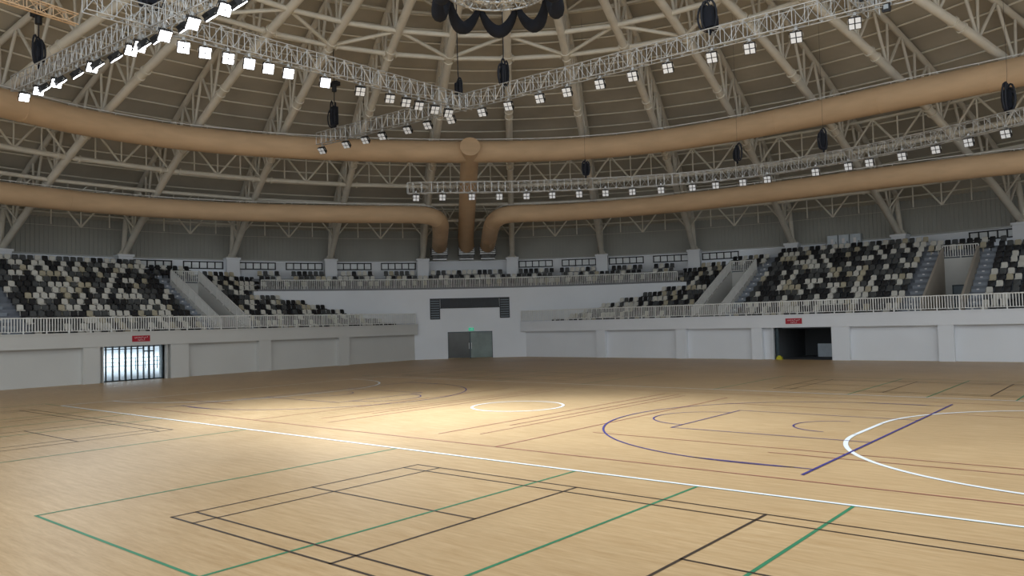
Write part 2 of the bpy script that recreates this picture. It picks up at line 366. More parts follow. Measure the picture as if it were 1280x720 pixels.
# terrace steps
def zt(i): return 2.85+.46*i
VOM = {'L': [(7.4, 10.0)], 'R': [(-10.6, -8.0), (7.0, 9.6)]}
DV = 44.05
def tr(side, s, d, z): return (-d, s, z) if side == 'L' else (s, d+.1 if side == 'R' else d, z)
def slim(side, i, d0, d1):
    """allowed s range on tread i"""
    if i < 8: lim = math.sqrt(max(0, (RC+.1)**2-d1**2))
    else: lim = min(16.2, math.sqrt(max(0, (RW-.05)**2-d1**2)) if d1 < RW-.1 else 0)
    return -lim, lim
def terrace(side):
    b = MB()
    for i in range(14):
        d0 = 34.95 if i == 0 else 35.65+.85*i; d1 = 35.65+.85*(i+1)
        if side == 'R' and i == 0: d0 = 34.6
        if i == 13: d1 = 48.9
        lo, hi = slim(side, i, d0, min(d1, 47.6)) if i < 13 else (-9.9, 9.9)
        if i < 8: lo, hi = max(lo, -32), min(hi, 32)
        cuts = [(lo, hi)]
        for va, vb in VOM[side]:
            if d0 < DV-.1:
                cuts = [c for a, e in cuts for c in ((a, min(e, va)), (max(a, vb), e)) if c[1] > c[0]]
        for a, e in cuts:
            n = max(1, int((e-a)/4))
            z = zt(i); zb = max(0, z-1.0) if i else z-.4
            p, q = tr(side, a, d0, zb), tr(side, e, d1, z)
            b.box(min(p[0], q[0]), max(p[0], q[0]), min(p[1], q[1]), max(p[1], q[1]), zb, z)
    nm = 'left' if side == 'L' else 'right'
    t = struct(b.build('terrace_'+nm, M['conc']), 'grey concrete seating terrace of the %s stand' % nm, 'terrace')
    b = MB(); bl = MB()
    AI = {'L': [(-7.2, -6.1), (6.55, 7.35), (10.05, 10.9)], 'R': [(-11.5, -10.65), (-7.95, -7.05), (5.65, 6.95), (9.65, 10.55)]}[side]
    for a, e in AI:
        for i in range(0, 12):
            d = 35.65+.85*(i+1)
            p, q = tr(side, a, d-.42, zt(i)), tr(side, e, d+.02, zt(i)+.23)
            b.box(min(p[0], q[0]), max(p[0], q[0]), min(p[1], q[1]), max(p[1], q[1]), zt(i)-.02, zt(i)+.23)
            c = a+.35
            p, q = tr(side, c, d-.43, 0), tr(side, c+.16, d-.36, 0)
            bl.box(min(p[0], q[0]), max(p[0], q[0]), min(p[1], q[1]), max(p[1], q[1]), zt(i)+.15, zt(i)+.24)
    b.build('aisle_steps', mat('aisle_concrete_'+nm, (.30, .33, .375), .8, var=.08), t)
    bl.build('step_markers', M['signw'], t)
    return t
TL = terrace('L'); TR = terrace('R')
def gallery(nm, t0, t1, label):
    b = MB(); n = max(6, int((t1-t0)*1.2))
    for j, (r0, r1, z) in enumerate(((RC+.05, 46.1, 6.95), (46.1, 46.95, 7.5), (46.95, RW, 8.05))):
        for i in range(n):
            a, c = t0+(t1-t0)*i/n, t0+(t1-t0)*(i+1)/n
            b.hexa([pol(a, r0, z-.6), pol(c, r0, z-.6), pol(c, r1, z-.6), pol(a, r1, z-.6), pol(a, r0, z), pol(c, r0, z), pol(c, r1, z), pol(a, r1, z)])
    return struct(b.build(nm, M['gconc']), label, 'terrace')
gallery('terrace_gallery', -31, 20.8, 'upper gallery floor above the curved corner wall')
gallery('terrace_gallery_right', 59.5, 78, 'upper gallery floor at the far right edge')
# pilasters
for k in range(-7, 8):
    b = MB(); th = k*DT
    b.obox(pol(th, 48.6, 8.3), tang(th)*.58, rad(th)*.62, (0, 0, 1.62)); b.obox(pol(th, 48.55, 9.98), tang(th)*.66, rad(th)*.7, (0, 0, .09))
    side = '%s to the %s of the central duct' % (ordn(-k if k < 0 else k+1), 'left' if k < 0 else 'right')
    struct(b.build('pilaster', M['white']), 'white wall pilaster, '+side, 'pilaster')
# window strips on the outer wall
wn = 2
for bay in (-6, -5, -4, -3, -2, 0, 1, 2, 4, 5):
    for s in (-1, 1):
        if bay == -5 or (bay, s) in ((-6, 1), (2, 1), (4, -1)): continue
        th = (bay+.5)*DT+s*math.degrees(2.25/RW); e = struct(empty('window_%d' % wn, pol(th, RW-.04, 9.4)), None, 'window'); wn += 1
        e['label'] = 'row of small windows high on the outer wall, %s strip, %s bay %s of the central ducts' % ('left' if s < 0 else 'right', ordn(-bay-1 if bay < 0 else bay+1), 'left' if bay < 0 else 'right')
        T, Rr = tang(th), rad(th); b = MB()
        for z in (9.1, 9.72): b.obox(pol(th, RW-.06, z), T*1.78, Rr*.05, (0, 0, .05))
        for i in range(6): b.obox(pol(th, RW-.06, 9.41)+T*(i-2.5)*.69, T*.05, Rr*.05, (0, 0, .31))
        b.build('window_frame', M['wframe'], e)
        b = MB(); b.obox(pol(th, RW-.02, 9.41), T*1.72, Rr*.02, (0, 0, .29)); b.build('pane', M['pane'], e)
# ------------------------------------------------------------------ railings
def railing(pts, z0f, label, post=1.35, bal=.17, h=1.0, group='white balustrades'):
    """pts: polyline of plan points; z0f(index) base height"""
    P = [Vector(p) for p in pts]
    e = empty('railing', P[0], label, 'railing', group)
    b = MB()
    b.path([p+Vector((0, 0, h)) for p in P], .042, 8); b.build('top_rail', M['rail'], e, True)
    b = MB(); b.path([p+Vector((0, 0, .13)) for p in P], .026, 6); b.build('bottom_rail', M['rail'], e, True)
    # resample
    L = [0]
    for a, c in zip(P, P[1:]): L.append(L[-1]+(c-a).length)
    def at(s):
        for i in range(len(L)-1):
            if s <= L[i+1]+1e-6: return P[i].lerp(P[i+1], (s-L[i])/max(1e-6, L[i+1]-L[i]))
        return P[-1]
    n = max(1, round(L[-1]/post)); st = L[-1]/n
    pme = None
    for i in range(n+1):
        q = at(i*st); b = MB(); b.box(q.x-.035, q.x+.035, q.y-.035, q.y+.035, q.z-.06, q.z+h); b.build('post', M['rail'], e)
    for i in range(n):
        m = max(2, round(st/bal)); b = MB()
        for j in range(1, m):
            q = at(i*st+j*st/m); b.box(q.x-.024, q.x+.024, q.y-.024, q.y+.024, q.z+.13, q.z+h)
        b.build('baluster_panel', M['rail'], e)
    return e
railing([(-35.02, -24, 3.44), (-35.02, 27, 3.44)], None, 'long white railing along the front of the left stand')
railing([(-28.0, YR+.03, 3.44), (30, YR+.03, 3.44)], None, 'long white railing along the front of the right stand')
railing([pol(-30.6+i*(51)/50, RC+.12, 6.8) for i in range(51)], None, 'curved white railing along the upper gallery over the corner wall')
railing([pol(59.3+i*1.0, RC+.12, 6.8) for i in range(16)], None, 'short white gallery railing at the right edge of the picture')
# ------------------------------------------------------------------ vomitories (stair wells in the stands)
def zline(d): return 2.85+.46*(d-35.65)/.85
def vom(side, va, vb, solid, where):
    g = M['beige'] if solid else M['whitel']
    b = MB(); hh = .95 if solid else .2
    for s, in_ in ((va, 1), (vb, -1)):
        t = .16*in_
        A = [tr(side, s, 36.0, 2.85), tr(side, s+t, 36.0, 2.85), tr(side, s+t, DV, 2.85), tr(side, s, DV, 2.85)]
        T = [(*tr(side, s, 36.0, 0)[:2], zline(36.0)+hh), (*tr(side, s+t, 36.0, 0)[:2], zline(36.0)+hh), (*tr(side, s+t, DV, 0)[:2], zline(DV)+hh), (*tr(side, s, DV, 0)[:2], zline(DV)+hh)]
        if in_ > 0: b.hexa(A+T)
        else: b.hexa([A[1], A[0], A[3], A[2], T[1], T[0], T[3], T[2]])
    w = struct(b.build('wall_stairwell', g), '%s side walls of the sunken stand entrance %s' % ('solid beige sloping' if solid else 'pale sloping', where), 'wall')
    b = MB(); p, q = tr(side, va, DV, 2.85), tr(side, vb, DV+.2, zt(10))
    b.box(min(p[0], q[0]), max(p[0], q[0]), min(p[1], q[1]), max(p[1], q[1]), 2.85, zt(10)+.05); b.build('back_wall', M['whitel'], w)
    b = MB(); p, q = tr(side, va, 34.95, 2.5), tr(side, vb, DV, 2.86)
    b.box(min(p[0], q[0]), max(p[0], q[0]), min(p[1], q[1]), max(p[1], q[1]), 2.5, 2.86); b.build('landing', M['conc'], w)
    top = [tr(side, va+.08, DV+.1, zt(10)+.05), tr(side, vb-.08, DV+.1, zt(10)+.05)]
    railing(top, None, 'short white railing across the top of the sunken entrance '+where, post=1.25, group='stairwell railings')
    if not solid:
        for s, wd in ((va+.08, 'left'), (vb-.08, 'right')):
            railing([tr(side, s, 36.05, zline(36.05)+.2), tr(side, s, DV, zline(DV)+.2)], None, 'sloping white railing on the %s of the sunken entrance %s' % (wd, where), post=1.1, group='stairwell railings')
    else:
        for s in (va+.08, vb-.08):
            railing([tr(side, s, 36.0, 2.86), tr(side, s, 36.05, 2.86)], None, 'white handrail post, %s foot of sunken entrance %s' % ('left' if s < (va+vb)/2 else 'right', where), post=2, h=1.6, group='stairwell railings')
        d = struct(empty('door_4', tr(side, (va+vb)/2+.2, DV, 2.86)), 'blue-grey door at the back of the sunken entrance on the right', 'door')
        b = MB(); c = (va+vb)/2+.2; b.box(c-.75, c+.75, DV+.0, DV+.1, 2.86, 5.3); b.build('door_leaf', M['steeldoor'], d)
        b = MB()
        for x in (c-.8, c+.8): b.box(x-.05, x+.05, DV-.03, DV+.1, 2.86, 5.4)
        b.box(c-.85, c+.85, DV-.03, DV+.1, 5.3, 5.4); b.build('door_frame', M['frame'], d)
        b = MB(); b.box(c+.5, c+.6, DV-.06, DV, 4.0, 4.3); b.build('handle', M['dark'], d)
vom('L', 7.4, 10.0, False, 'in the left stand')
vom('R', -10.6, -8.0, False, 'left of the right centre block')
vom('R', 7.0, 9.6, True, 'right of the right centre block')
# ------------------------------------------------------------------ seats
def seat_mesh(b, xf):
    """one plastic shell seat: pan, curved backrest, bracket; local: x across, -y to the court, z up from tread"""
    def put(vs, fs): b.add([xf @ Vector(v) for v in vs], fs)
    # backrest: rounded outline, slightly dished and leaning back
    prof = [(-.205, .38), (-.205, .72), (-.15, .785), (.15, .785), (.205, .72), (.205, .38)]
    F = [(x, .13+(z-.36)*.22-(.05 if abs(x) > .18 else 0), z) for x, z in prof]; B = [(x, y+.05, z) for x, y, z in F]
    n = len(prof)
    put(F+B, [tuple(range(n))[::-1], tuple(range(n, 2*n))]+[(i, (i+1) % n, (i+1) % n+n, i+n) for i in range(n)])
    # pan with rolled front lip
    S = [(.16, .36), (-.18, .41), (-.25, .38), (-.25, .33), (.16, .31)]
    A = [(-.21, y, z) for y, z in S]; C = [(.21, y, z) for y, z in S]; m = len(S)
    put(A+C, [tuple(range(m)), tuple(range(m, 2*m))[::-1]]+[(i, i+m, (i+1) % m+m, (i+1) % m) for i in range(m)])
    put([(-.04, .0, 0), (.04, .0, 0), (.04, .1, 0), (-.04, .1, 0), (-.04, .0, .34), (.04, .0, .34), (.04, .1, .34), (-.04, .1, .34)],
        [(0,3,2,1),(0,1,5,4),(1,2,6,5),(2,3,7,6),(3,0,4,7)])
KIND = {'w': ('cream', 'sw'), 'b': ('black', 'sb'), 'g': ('dark grey', 'sg'), 'y': ('beige', 'sy')}
rng = random.Random(21)
def pick(t=0):
    x = rng.random()
    return 'w' if x < .31-t else 'y' if x < .40-t else 'b' if x < .74 else 'g'
seats = []   # (pos, rotz, kind, label)
def side_rot(side): return PI/2 if side == 'L' else 0.
def block(side, s0, s1, name, rows, frm, cut=None):
    N = int((s1-s0-.1)/.52)
    for i in rows:
        for j in range(N):
            s = (s1-.3-j*.52) if frm == 'right' else (s0+.3+j*.52); d = 36.05+.85*i
            if cut and not cut(i, s, d): continue
            p = tr(side, s, d, zt(i)); k = pick()
            seats.append((Vector(p), side_rot(side), k, '%s plastic seat, %s, %s row up, %s from its %s end' % (KIND[k][0], name, ordn(i+1), ordn(j+1), frm)))
wedge = lambda i, s, d: math.hypot(s, d+.35) < RC-.1 if i < 8 else abs(s) < 15.6 and math.hypot(s, d) < 47.6
block('L', -6.0, 6.45, 'left stand centre block', range(14), 'right')
block('L', 11.0, 28, 'left stand corner block', range(13), 'left', wedge)
block('L', 6.6, 10.8, 'left stand back rows over entrance', range(11, 13), 'left')
block('L', -15.6, -7.3, 'left stand outermost block', range(13), 'right', lambda i, s, d: math.hypot(s, d) < 47.6)
block('R', -7.0, 5.6, 'right stand centre block', range(14), 'left')
block('R', -28, -11.6, 'right stand corner block', range(13), 'right', wedge)
block('R', -11.4, -7.2, 'right stand back rows over left entrance', range(11, 13), 'left')
block('R', 5.7, 10.5, 'right stand back rows over right entrance', range(11, 13), 'left')
block('R', 10.6, 19, 'right stand rightmost block', range(13), 'left', wedge)
for j, (r, z) in enumerate(((45.75, 6.95), (46.55, 7.5), (47.4, 8.05))):
    n = int(math.radians(50)*r/.52)
    for q in range(n):
        th = -30+q*50/n; off = ((th/DT) % 1.0); arcd = min(off, 1-off)*DT*PI/180*r
        if j == 2 and arcd < .8: continue
        if abs(off-.5)*DT*PI/180*r < .45 and j and not -1 < th/DT < 0: continue
        if math.hypot(pol(th, r).x+0, 0) and (abs(pol(th, r).y) < 15.4 or abs(pol(th, r).x) < 15.6): continue
        k = pick(.04)
        seats.append((pol(th, r, z), math.radians(HEAD-th)-PI/2, k, '%s plastic seat, corner gallery, %s row, %s from its left end' % (KIND[k][0], ordn(j+1), ordn(q+1))))
# camera frame (used to decide which seats are in view)
CAM = Vector((20.19, -24.22, 3.397)); pit, rol = math.radians(2.5255), math.radians(-1.49)
fw = Vector((math.cos(math.radians(HEAD))*math.cos(pit), math.sin(math.radians(HEAD))*math.cos(pit), math.sin(pit)))
rt0 = Vector((math.sin(math.radians(HEAD)), -math.cos(math.radians(HEAD)), 0)); up0 = rt0.cross(fw)
rt = rt0*math.cos(rol)+up0*math.sin(rol); up = -rt0*math.sin(rol)+up0*math.cos(rol)
def inview(p):
    d = p-CAM; z = d.dot(fw)
    return z > 0 and abs(d.dot(rt)/z*969.27) < 636 and abs(d.dot(up)/z*969.27) < 356
order = sorted(range(len(seats)), key=lambda i: (not inview(seats[i][0]+Vector((0, 0, .6))), (seats[i][0]-CAM).length))
single = set(order[:300])
data = {}
for k, (cn, mk) in KIND.items():
    b = MB(); seat_mesh(b, Matrix.Identity(4)); o = b.build('stadium_seat', M[mk]); data[k] = o.data; bpy.data.objects.remove(o)
rest = MB(); ki = {'w': 0, 'b': 1, 'g': 2, 'y': 3}
for i, (p, rz, k, lab) in enumerate(seats):
    if i in single:
        o = bpy.data.objects.new('stadium_seat', data[k]); COL.objects.link(o); o.location = p; o.rotation_euler = (0, 0, rz)
        tag(o, lab, 'seat', 'stadium seats')
    else:
        rest.cur = ki[k]; seat_mesh(rest, Matrix.Translation(p) @ Matrix.Rotation(rz, 4, 'Z'))
o = rest.build('stadium_seats', None, ms=[M['sw'], M['sb'], M['sg'], M['sy']])
tag(o, 'remaining mixed cream, black and grey plastic seats of the stands', 'seats', 'stadium seats', 'stuff')
# ------------------------------------------------------------------ roof
b = MB(); RR = [3+i*2.1 for i in range(22)]+[49.6]
KR = [k*.5 for k in range(-20, 21)]
for i in range(len(RR)-1):
    for a, c in zip(KR, KR[1:]):
        def rp(k, r):
            return pol(k*DT, r, zroof(r))
        b.quad(rp(a, RR[i]), rp(c, RR[i]), rp(c, RR[i+1]), rp(a, RR[i+1]))
ceil = struct(b.build('ceiling', M['roof']), 'brown metal sheet dome ceiling', 'ceiling')
r = 13.
while r < 49:
    b = MB(); b.path([pol(k*DT, r, zroof(r)-.12) for k in KR], .062, 5); o = b.build('purlin', M['purlin'], ceil); o['kind'] = 'structure'; r += 1.5
# ribs
def rib_side(k): return '%s to the %s of the central duct' % (ordn(-k if k < 0 else k+1), 'left' if k < 0 else 'right')
for k in range(-8, 9):
    th = k*DT; e = empty('roof_rib', pol(th, 48.6, 9.9), 'cream steel dome rib, '+rib_side(k), 'roof truss', 'dome ribs')
    b = MB(); rs = [48.6-i*1.42 for i in range(31)]
    b.path([pol(th, r, zlow(r)+.12 if r == 48.6 else zlow(r)) for r in rs], .27, 12)
    for r in (41.2, 34.8, 28, 21.2, 14.5):
        for s in (-.35, .35): b.path([pol(th, r+s-.05, zlow(r+s-.05)), pol(th, r+s+.05, zlow(r+s+.05))], .34, 12)
    b.build('lower_chord', M['steel'], e, True)
    b = MB(); b.path([pol(th, r, zup(r)) for r in [47.9-i*1.42 for i in range(30)]], .2, 10); b.build('upper_chord', M['steel'], e, True)
    b = MB(); b.tube(pol(th, 48.75, 9.95), pol(th, 47.9, zup(47.9)), .21, 10); b.build('strut', M['steel'], e, True)
    b = MB(); nodes = [46.2-i*3.3 for i in range(13)]
    for i, r in enumerate(nodes):
        if r < 7: continue
        b.tube(pol(th, r, zlow(r)), pol(th, r-1.5, zup(r-1.5)), .1, 7); b.tube(pol(th, r, zlow(r)), pol(th, r+1.8, zup(r+1.8)), .1, 7)
        b.tube(pol(th, r, zlow(r)), pol(th, r+.15, zup(r+.15)), .085, 7)
    b.build('web', M['steel'], e, True)
    b = MB(); b.tube(pol(th, 48.65, 10.05), pol(th, 48.65, 10.2), .5, 12); b.tube(pol(th, 48.62, 10.2), pol(th, 48.62, 10.45), .36, 12, .28); b.build('base_plate', M['steel'], e)
# ring trusses between the ribs
KS = list(range(-8, 9))
def Lp(k, r): return pol(k*DT, r, zlow(r))
def Up(k, r): return pol(k*DT, r, zup(r))
def ringt(label, r0, r1, rc, fn, both=True, dz0=0.):
    e = empty('ring_truss', Lp(0, r1), label, 'roof truss', 'dome ring trusses')
    b = MB(); b.path([Lp(k, r0)+Vector((0, 0, dz0)) for k in KS], rc*(.6 if dz0 else 1), 9); b.build('upper_chord' if dz0 else 'inner_chord', M['steel2'], e, True)
    if both:
        b = MB(); b.path([Lp(k, r1) for k in KS], rc, 9)
        for k in KS:
            for s in (-.09, .09):
                p = Lp(k, r1).lerp(Lp(k+(1 if s > 0 else -1), r1), abs(s)); q = Lp(k, r1).lerp(Lp(k+(1 if s > 0 else -1), r1), abs(s)+.02)
                b.tube(p, q, rc*1.45, 9)
        b.build('lower_chord' if dz0 else 'outer_chord', M['steel2'], e, True)
    b = MB(); fn(b); b.build('bracing', M['steel2'], e, True)
def br1(b):
    for k in KS[:-1]:
        if k % 2 == 0: b.tube(Lp(k, 18.6), Lp(k+1, 21.2), .13, 8)
        else: b.tube(Lp(k, 21.2), Lp(k+1, 18.6), .13, 8)
        if k % 2 == 0: b.tube(Up(k, 18.6), Up(k+1, 21.4), .1, 7)
        else: b.tube(Up(k, 21.4), Up(k+1, 18.6), .1, 7)
    for r in (18.6, 21.4): b.path([Up(k, r) for k in KS], .1, 7)
ringt('innermost ring truss with alternating diagonals high in the dome', 18.6, 21.2, .17, br1)
def br2(b):
    r = 37.7
    for k in KS[:-1]:
        def P(f): return Lp(k, r).lerp(Lp(k+1, r), f)
        def Q(f): return P(f)+Vector((0, 0, 2.2))
        for f0, f1 in ((0, .25), (.25, .5), (.5, .75), (.75, 1)):
            if f0 in (0, .5): b.tube(P(f0), Q(f1), .085, 7)
            else: b.tube(Q(f0), P(f1), .085, 7)
        for f in (.25, .5, .75): b.tube(P(f), Q(f), .06, 6)
ringt('middle ring truss seen just below the upper air duct', 37.7, 37.7, .19, br2, dz0=2.2)
def br3(b):
    for k in KS[:-1]:
        def P(f, r, dz=0): return Lp(k, r).lerp(Lp(k+1, r), f)+Vector((0, 0, dz))
        for f in (.25, .5, .75):
            b.tube(P(f-.1, 40.3), P(f, 42.6), .06, 6); b.tube(P(f+.1, 40.3), P(f, 42.6), .06, 6)
        for f0, f1 in ((0, .25), (.25, .5), (.5, .75), (.75, 1)):
            if f0 in (0, .5): b.tube(P(f0, 45.3), P(f1, 45.3, 2.7), .075, 7)
            else: b.tube(P(f0, 45.3, 2.7), P(f1, 45.3), .075, 7)
        for f in (.25, .5, .75): b.tube(P(f, 45.3, .1), P(f, 45.3, 2.7), .055, 6)
    b.path([Lp(k, 45.3) for k in KS], .014, 5); b.path([Lp(k, 45.3)+Vector((0, 0, 2.7)) for k in KS], .09, 7)
    b.path([Up(k, 46.5)-Vector((0, 0, 1.3)) for k in KS], .07, 6)
ringt('outermost ring truss with hanging triangles seen at the lower air ducts', 40.3, 42.6, .15, br3)
# ------------------------------------------------------------------ air ducts
def smooth(pts, n=7):
    out = []
    for i in range(len(pts)-1):
        p0, p1, p2, p3 = pts[max(0, i-1)], pts[i], pts[i+1], pts[min(len(pts)-1, i+2)]
        for j in range(n):
            t = j/n; out.append(.5*((2*p1)+(-p0+p2)*t+(2*p0-5*p1+4*p2-p3)*t*t+(-p0+3*p1-3*p2+p3)*t**3))
    return out+[pts[-1]]
D1 = [(-82, 31.7), (-71.7, 31.84), (-66.8, 31.87), (-57.9, 32.05), (-48.5, 31.7), (-39, 30.9), (-28.5, 29.9), (-17, 29.1), (-6.1, 28.85), (7.8, 29.1), (20, 29.1),
      (32.2, 28.7), (43.9, 28.5), (54.2, 28.9), (62.6, 30.1), (68.1, 31.3), (71.8, 32.2), (78, 33)]
p1 = smooth([pol(t, r, 16.8) for t, r in D1])
def grille_box(c, th, parent):
    T, Rr = tang(th), rad(th); b = MB(); c = Vector(c)
    b.obox(c, T*.85, Rr*.75, (0, 0, .42)); b.obox(c+Vector((0, 0, .46)), T*.7, Rr*.6, (0, 0, .06)); b.obox(c-Vector((0, 0, .62)), T*.72, Rr*.62, (0, 0, .2))
    o = b.build('plenum_box', M['grille'], parent)
    b = MB()
    for i in range(4): b.obox(c-Rr*.77+Vector((0, 0, -.28+i*.19)), T*.78, Rr*.03, (0, 0, .035))
    b.obox(c-Rr*.66-Vector((0, 0, .8)), T*.72, Rr*.03, (0, 0, .04)); b.build('grille', M['alu'], o)
e = empty('air_duct', pol(-6.1, 28.85, 15.97), 'large tan fabric ring duct with central branch running down to the wall', 'air duct', 'tan air ducts')
b = MB(); b.path(p1, .84, 20); b.build('main_duct', M['duct'], e, True)
A0, A1, A2 = pol(-6.3, 27.7, 16.95), pol(-5.75, 45.6, 11.9), pol(-5.6, 47.5, 11.3)
b = MB(); b.path([A0, A0.lerp(A1, .3), A0.lerp(A1, .7), A1, A2], [.72, .74, .76, .78, .78], 20); b.build('branch_duct', M['duct'], e, True)
dcap = (A0-A1).normalized(); b = MB(); b.tube(A0-dcap*.05, A0+dcap*.06, .79, 24); b.build('end_cap', M['duct'], e)
grille_box(pol(-5.6, 48.1, 10.75), -5.6, e)
b = MB(); b.path([p+Vector((0, 0, 1.0)) for p in p1], .035, 6)
for i in range(0, len(p1), 4): b.tube(p1[i]+Vector((0, 0, .8)), p1[i]+Vector((0, 0, 1.02)), .02, 5)
b.build('suspension_rail', M['rail'], e)
for i in (16, 27, 38, 47, 55, 72, 82, 91, 101):
    t = (p1[i+1]-p1[i-1]).normalized(); b = MB(); b.tube(p1[i]-t*.06, p1[i]+t*.06, .862, 20); b.build('seam_collar', M['duct'], e, True)
DL = [(-72, 40.3), (-63.5, 40.15), (-59.4, 39.98), (-51.9, 39.9), (-43.7, 39.6), (-35.1, 38.7), (-25.6, 37.6), (-15.5, 36.9)]
DR = [(1.5, 36.9), (6.7, 37.1), (17.7, 36.4), (28.7, 35.4), (39.2, 35.0), (48.4, 35.4), (56, 36.8), (60.7, 38.4), (63.9, 39.8), (70, 42)]
def lower_duct(pts, r, g, label):
    e = empty('air_duct', pts[0]-Vector((0, 0, r)), label, 'air duct', 'tan air ducts')
    b = MB(); b.path(pts, r, 20); b.build('main_duct', M['duct'], e, True)
    grille_box(*g, e)
    b = MB(); q = pts[7:-7]
    b.path([p+Vector((0, 0, r+.14)) for p in q], .03, 6)
    for i in range(0, len(q), 4): b.tube(q[i]+Vector((0, 0, r-.03)), q[i]+Vector((0, 0, r+.16)), .02, 5)
    b.build('suspension_rail', M['rail'], e)
    for i in range(9, len(pts)-9, 11):
        t = (pts[i+1]-pts[i-1]).normalized(); b = MB(); b.tube(pts[i]-t*.06, pts[i]+t*.06, r+.02, 20); b.build('seam_collar', M['duct'], e, True)
main = [pol(t, r, 13.0) for t, r in DL]
lower_duct(smooth(main+[pol(-12.2, 37.0, 12.98), pol(-10.4, 37.5, 12.8), pol(-9.6, 38.8, 12.55), pol(-9.3, 41, 12.2), pol(-9.0, 45.5, 11.6), pol(-8.9, 47.4, 11.3)]), .76,
           (pol(-8.9, 48.1, 10.75), -8.9), 'tan fabric duct along the left with an elbow to the wall')
main = [pol(t, r, 13.0) for t, r in DR]
lower_duct(smooth([pol(-3.0, 47.4, 11.3), pol(-2.9, 45.5, 11.6), pol(-2.7, 41, 12.2), pol(-2.3, 38.6, 12.6), pol(-1.1, 37.2, 12.9)]+main), .76,
           (pol(-3.0, 48.1, 10.75), -3.0), 'tan fabric duct along the right with an elbow to the wall')
# ------------------------------------------------------------------ lighting trusses
def box_truss(pts, w, label, name='lighting_truss', m='alu'):
    P = [Vector(p) for p in pts]; e = empty(name, P[0], label, 'lighting truss', 'aluminium lighting trusses')
    offs = [(-1, 0), (1, 0), (1, -1.8), (-1, -1.8)]
    def fr(i):
        a = P[max(0, i-1)]; c = P[min(len(P)-1, i+1)]; t = (c-a).normalized(); n = Vector((-t.y, t.x, 0)).normalized(); return n
    def corner(i, o): return P[i]+fr(i)*(o[0]*w/2)+Vector((0, 0, w*.9+o[1]*w))
    b = MB()
    for o in offs: b.path([corner(i, o) for i in range(len(P))], .03, 6)
    b.build('chords', M[m], e, True)
    b = MB()
    for i in range(len(P)-1):
        n = max(1, round((P[i+1]-P[i]).length/.55))
        for j in range(n):
            f, g = j/n, (j+1)/n
            for a, c in ((0, 1), (1, 2), (2, 3), (3, 0)):
                A = corner(i, offs[a]).lerp(corner(i+1, offs[a]), f); B = corner(i, offs[c]).lerp(corner(i+1, offs[c]), g if j % 2 else f)
                A2 = corner(i, offs[a]).lerp(corner(i+1, offs[a]), g)
                b.tube(A if j % 2 else A2, B, .017, 4, caps=False)
                if a % 2: b.tube(A, corner(i, offs[c]).lerp(corner(i+1, offs[c]), f), .017, 4, caps=False)
    b.build('lacing', M[m], e)
    return e
TW = .46
box_truss([(-10.9, -12.2, 16.15), (-10.9, 9.3, 16.45)], TW, 'aluminium lighting truss sloping from upper left to the centre, under lit lamps')
box_truss([(-25.4, 9.1, 16.8), (14, 9.1, 16.15)], TW, 'long aluminium lighting truss rising across the centre to upper right')
box_truss([(-27, -9.5, 17.0), (-3.5, -9.5, 15.85)], TW, 'aluminium lighting truss at upper left under the brightest lamps')
box_truss([(-13.0, -14.5, 16.3), (-13.5, -11.5, 16.3)], .24, 'short golden truss piece at the top left corner', m='duct')
box_truss([(11.4, 10.5, 16.3), (11.4, 2, 16.3)], TW, 'aluminium truss crossing at the top right with blue cable clamps')
DTk = [(-17.7, 23.9), (-13.8, 23.4), (-7, 23.1), (.2, 23.2), (7, 23.3), (14.2, 23.6), (22, 24.2), (29.6, 24.8), (37, 25.2), (43.2, 25.4), (53.8, 25.6), (60.9, 25.8), (68.2, 26.1), (72.7, 26.3), (78, 26.7)]
dpts = smooth([pol(t, r, 13.0) for t, r in DTk], 3)
box_truss(dpts, .42, 'curved aluminium lighting truss in front of the ribs at right')
# floodlights
def flood_parts(tilt, lit, drop=.42, sz=.25):
    """local: lamp faces -y, tilted down by tilt; origin at the clamp on the truss"""
    R = Matrix.Translation((0, -.08, -drop)) @ Matrix.Rotation(-math.radians(tilt), 4, 'X').inverted()
    def xb(b, x0, x1, y0, y1, z0, z1):
        P = [R @ Vector(p) for p in ((x0,y0,z0),(x1,y0,z0),(x1,y1,z0),(x0,y1,z0),(x0,y0,z1),(x1,y0,z1),(x1,y1,z1),(x0,y1,z1))]; b.hexa(P)
    out = []
    b = MB(); xb(b, -sz, sz, -.02, .08, -sz, sz)
    for i in range(7): x = -sz*.9+i*sz*.3; xb(b, x-.012, x+.012, .08, .24, -sz*.85, sz*.85)
    out.append(('housing', b, 'dark'))
    for i in (-1, 1):
        for j in (-1, 1):
            b = MB(); cx, cz = i*sz*.49, j*sz*.49; h = sz*.4; xb(b, cx-h, cx+h, -.045, -.02, cz-h, cz+h); out.append(('led_panel', b, 'lit' if lit else 'lens'))
    b = MB(); b.box(-.05, .05, -.05, .05, -.08, .06)
    for s in (-1, 1):
        A = Vector((s*.06, 0, -.06)); B = R @ Vector((s*(sz+.03), .05, .12)); C = R @ Vector((s*(sz+.03), .05, 0)); b.tube(A, B, .018, 5); b.tube(B, C, .018, 5)
    out.append(('yoke', b, 'alu'))
    return out
cache = {}
def flood(p, az, tilt, lit, label, group, sz=.25):
    key = (tilt, lit, sz)
    e = empty('floodlight', p, label, 'floodlight', group); e.rotation_euler = (0, 0, az)
    if key not in cache:
        cache[key] = []
        for nm, b, m in flood_parts(tilt, lit, sz=sz):
            o = b.build(nm, M[m]); cache[key].append(o.data); o.parent = e
    else:
        for me in cache[key]:
            o = bpy.data.objects.new(me.name.split('.')[0], me); COL.objects.link(o); o.parent = e
    return e
def zA(y): return 16.15+(y+12.2)/21.5*.3
def zB(x): return 16.8-(x+25.4)/39.4*.65
def zC(x): return 17.0-(x+27)/23.5*1.15
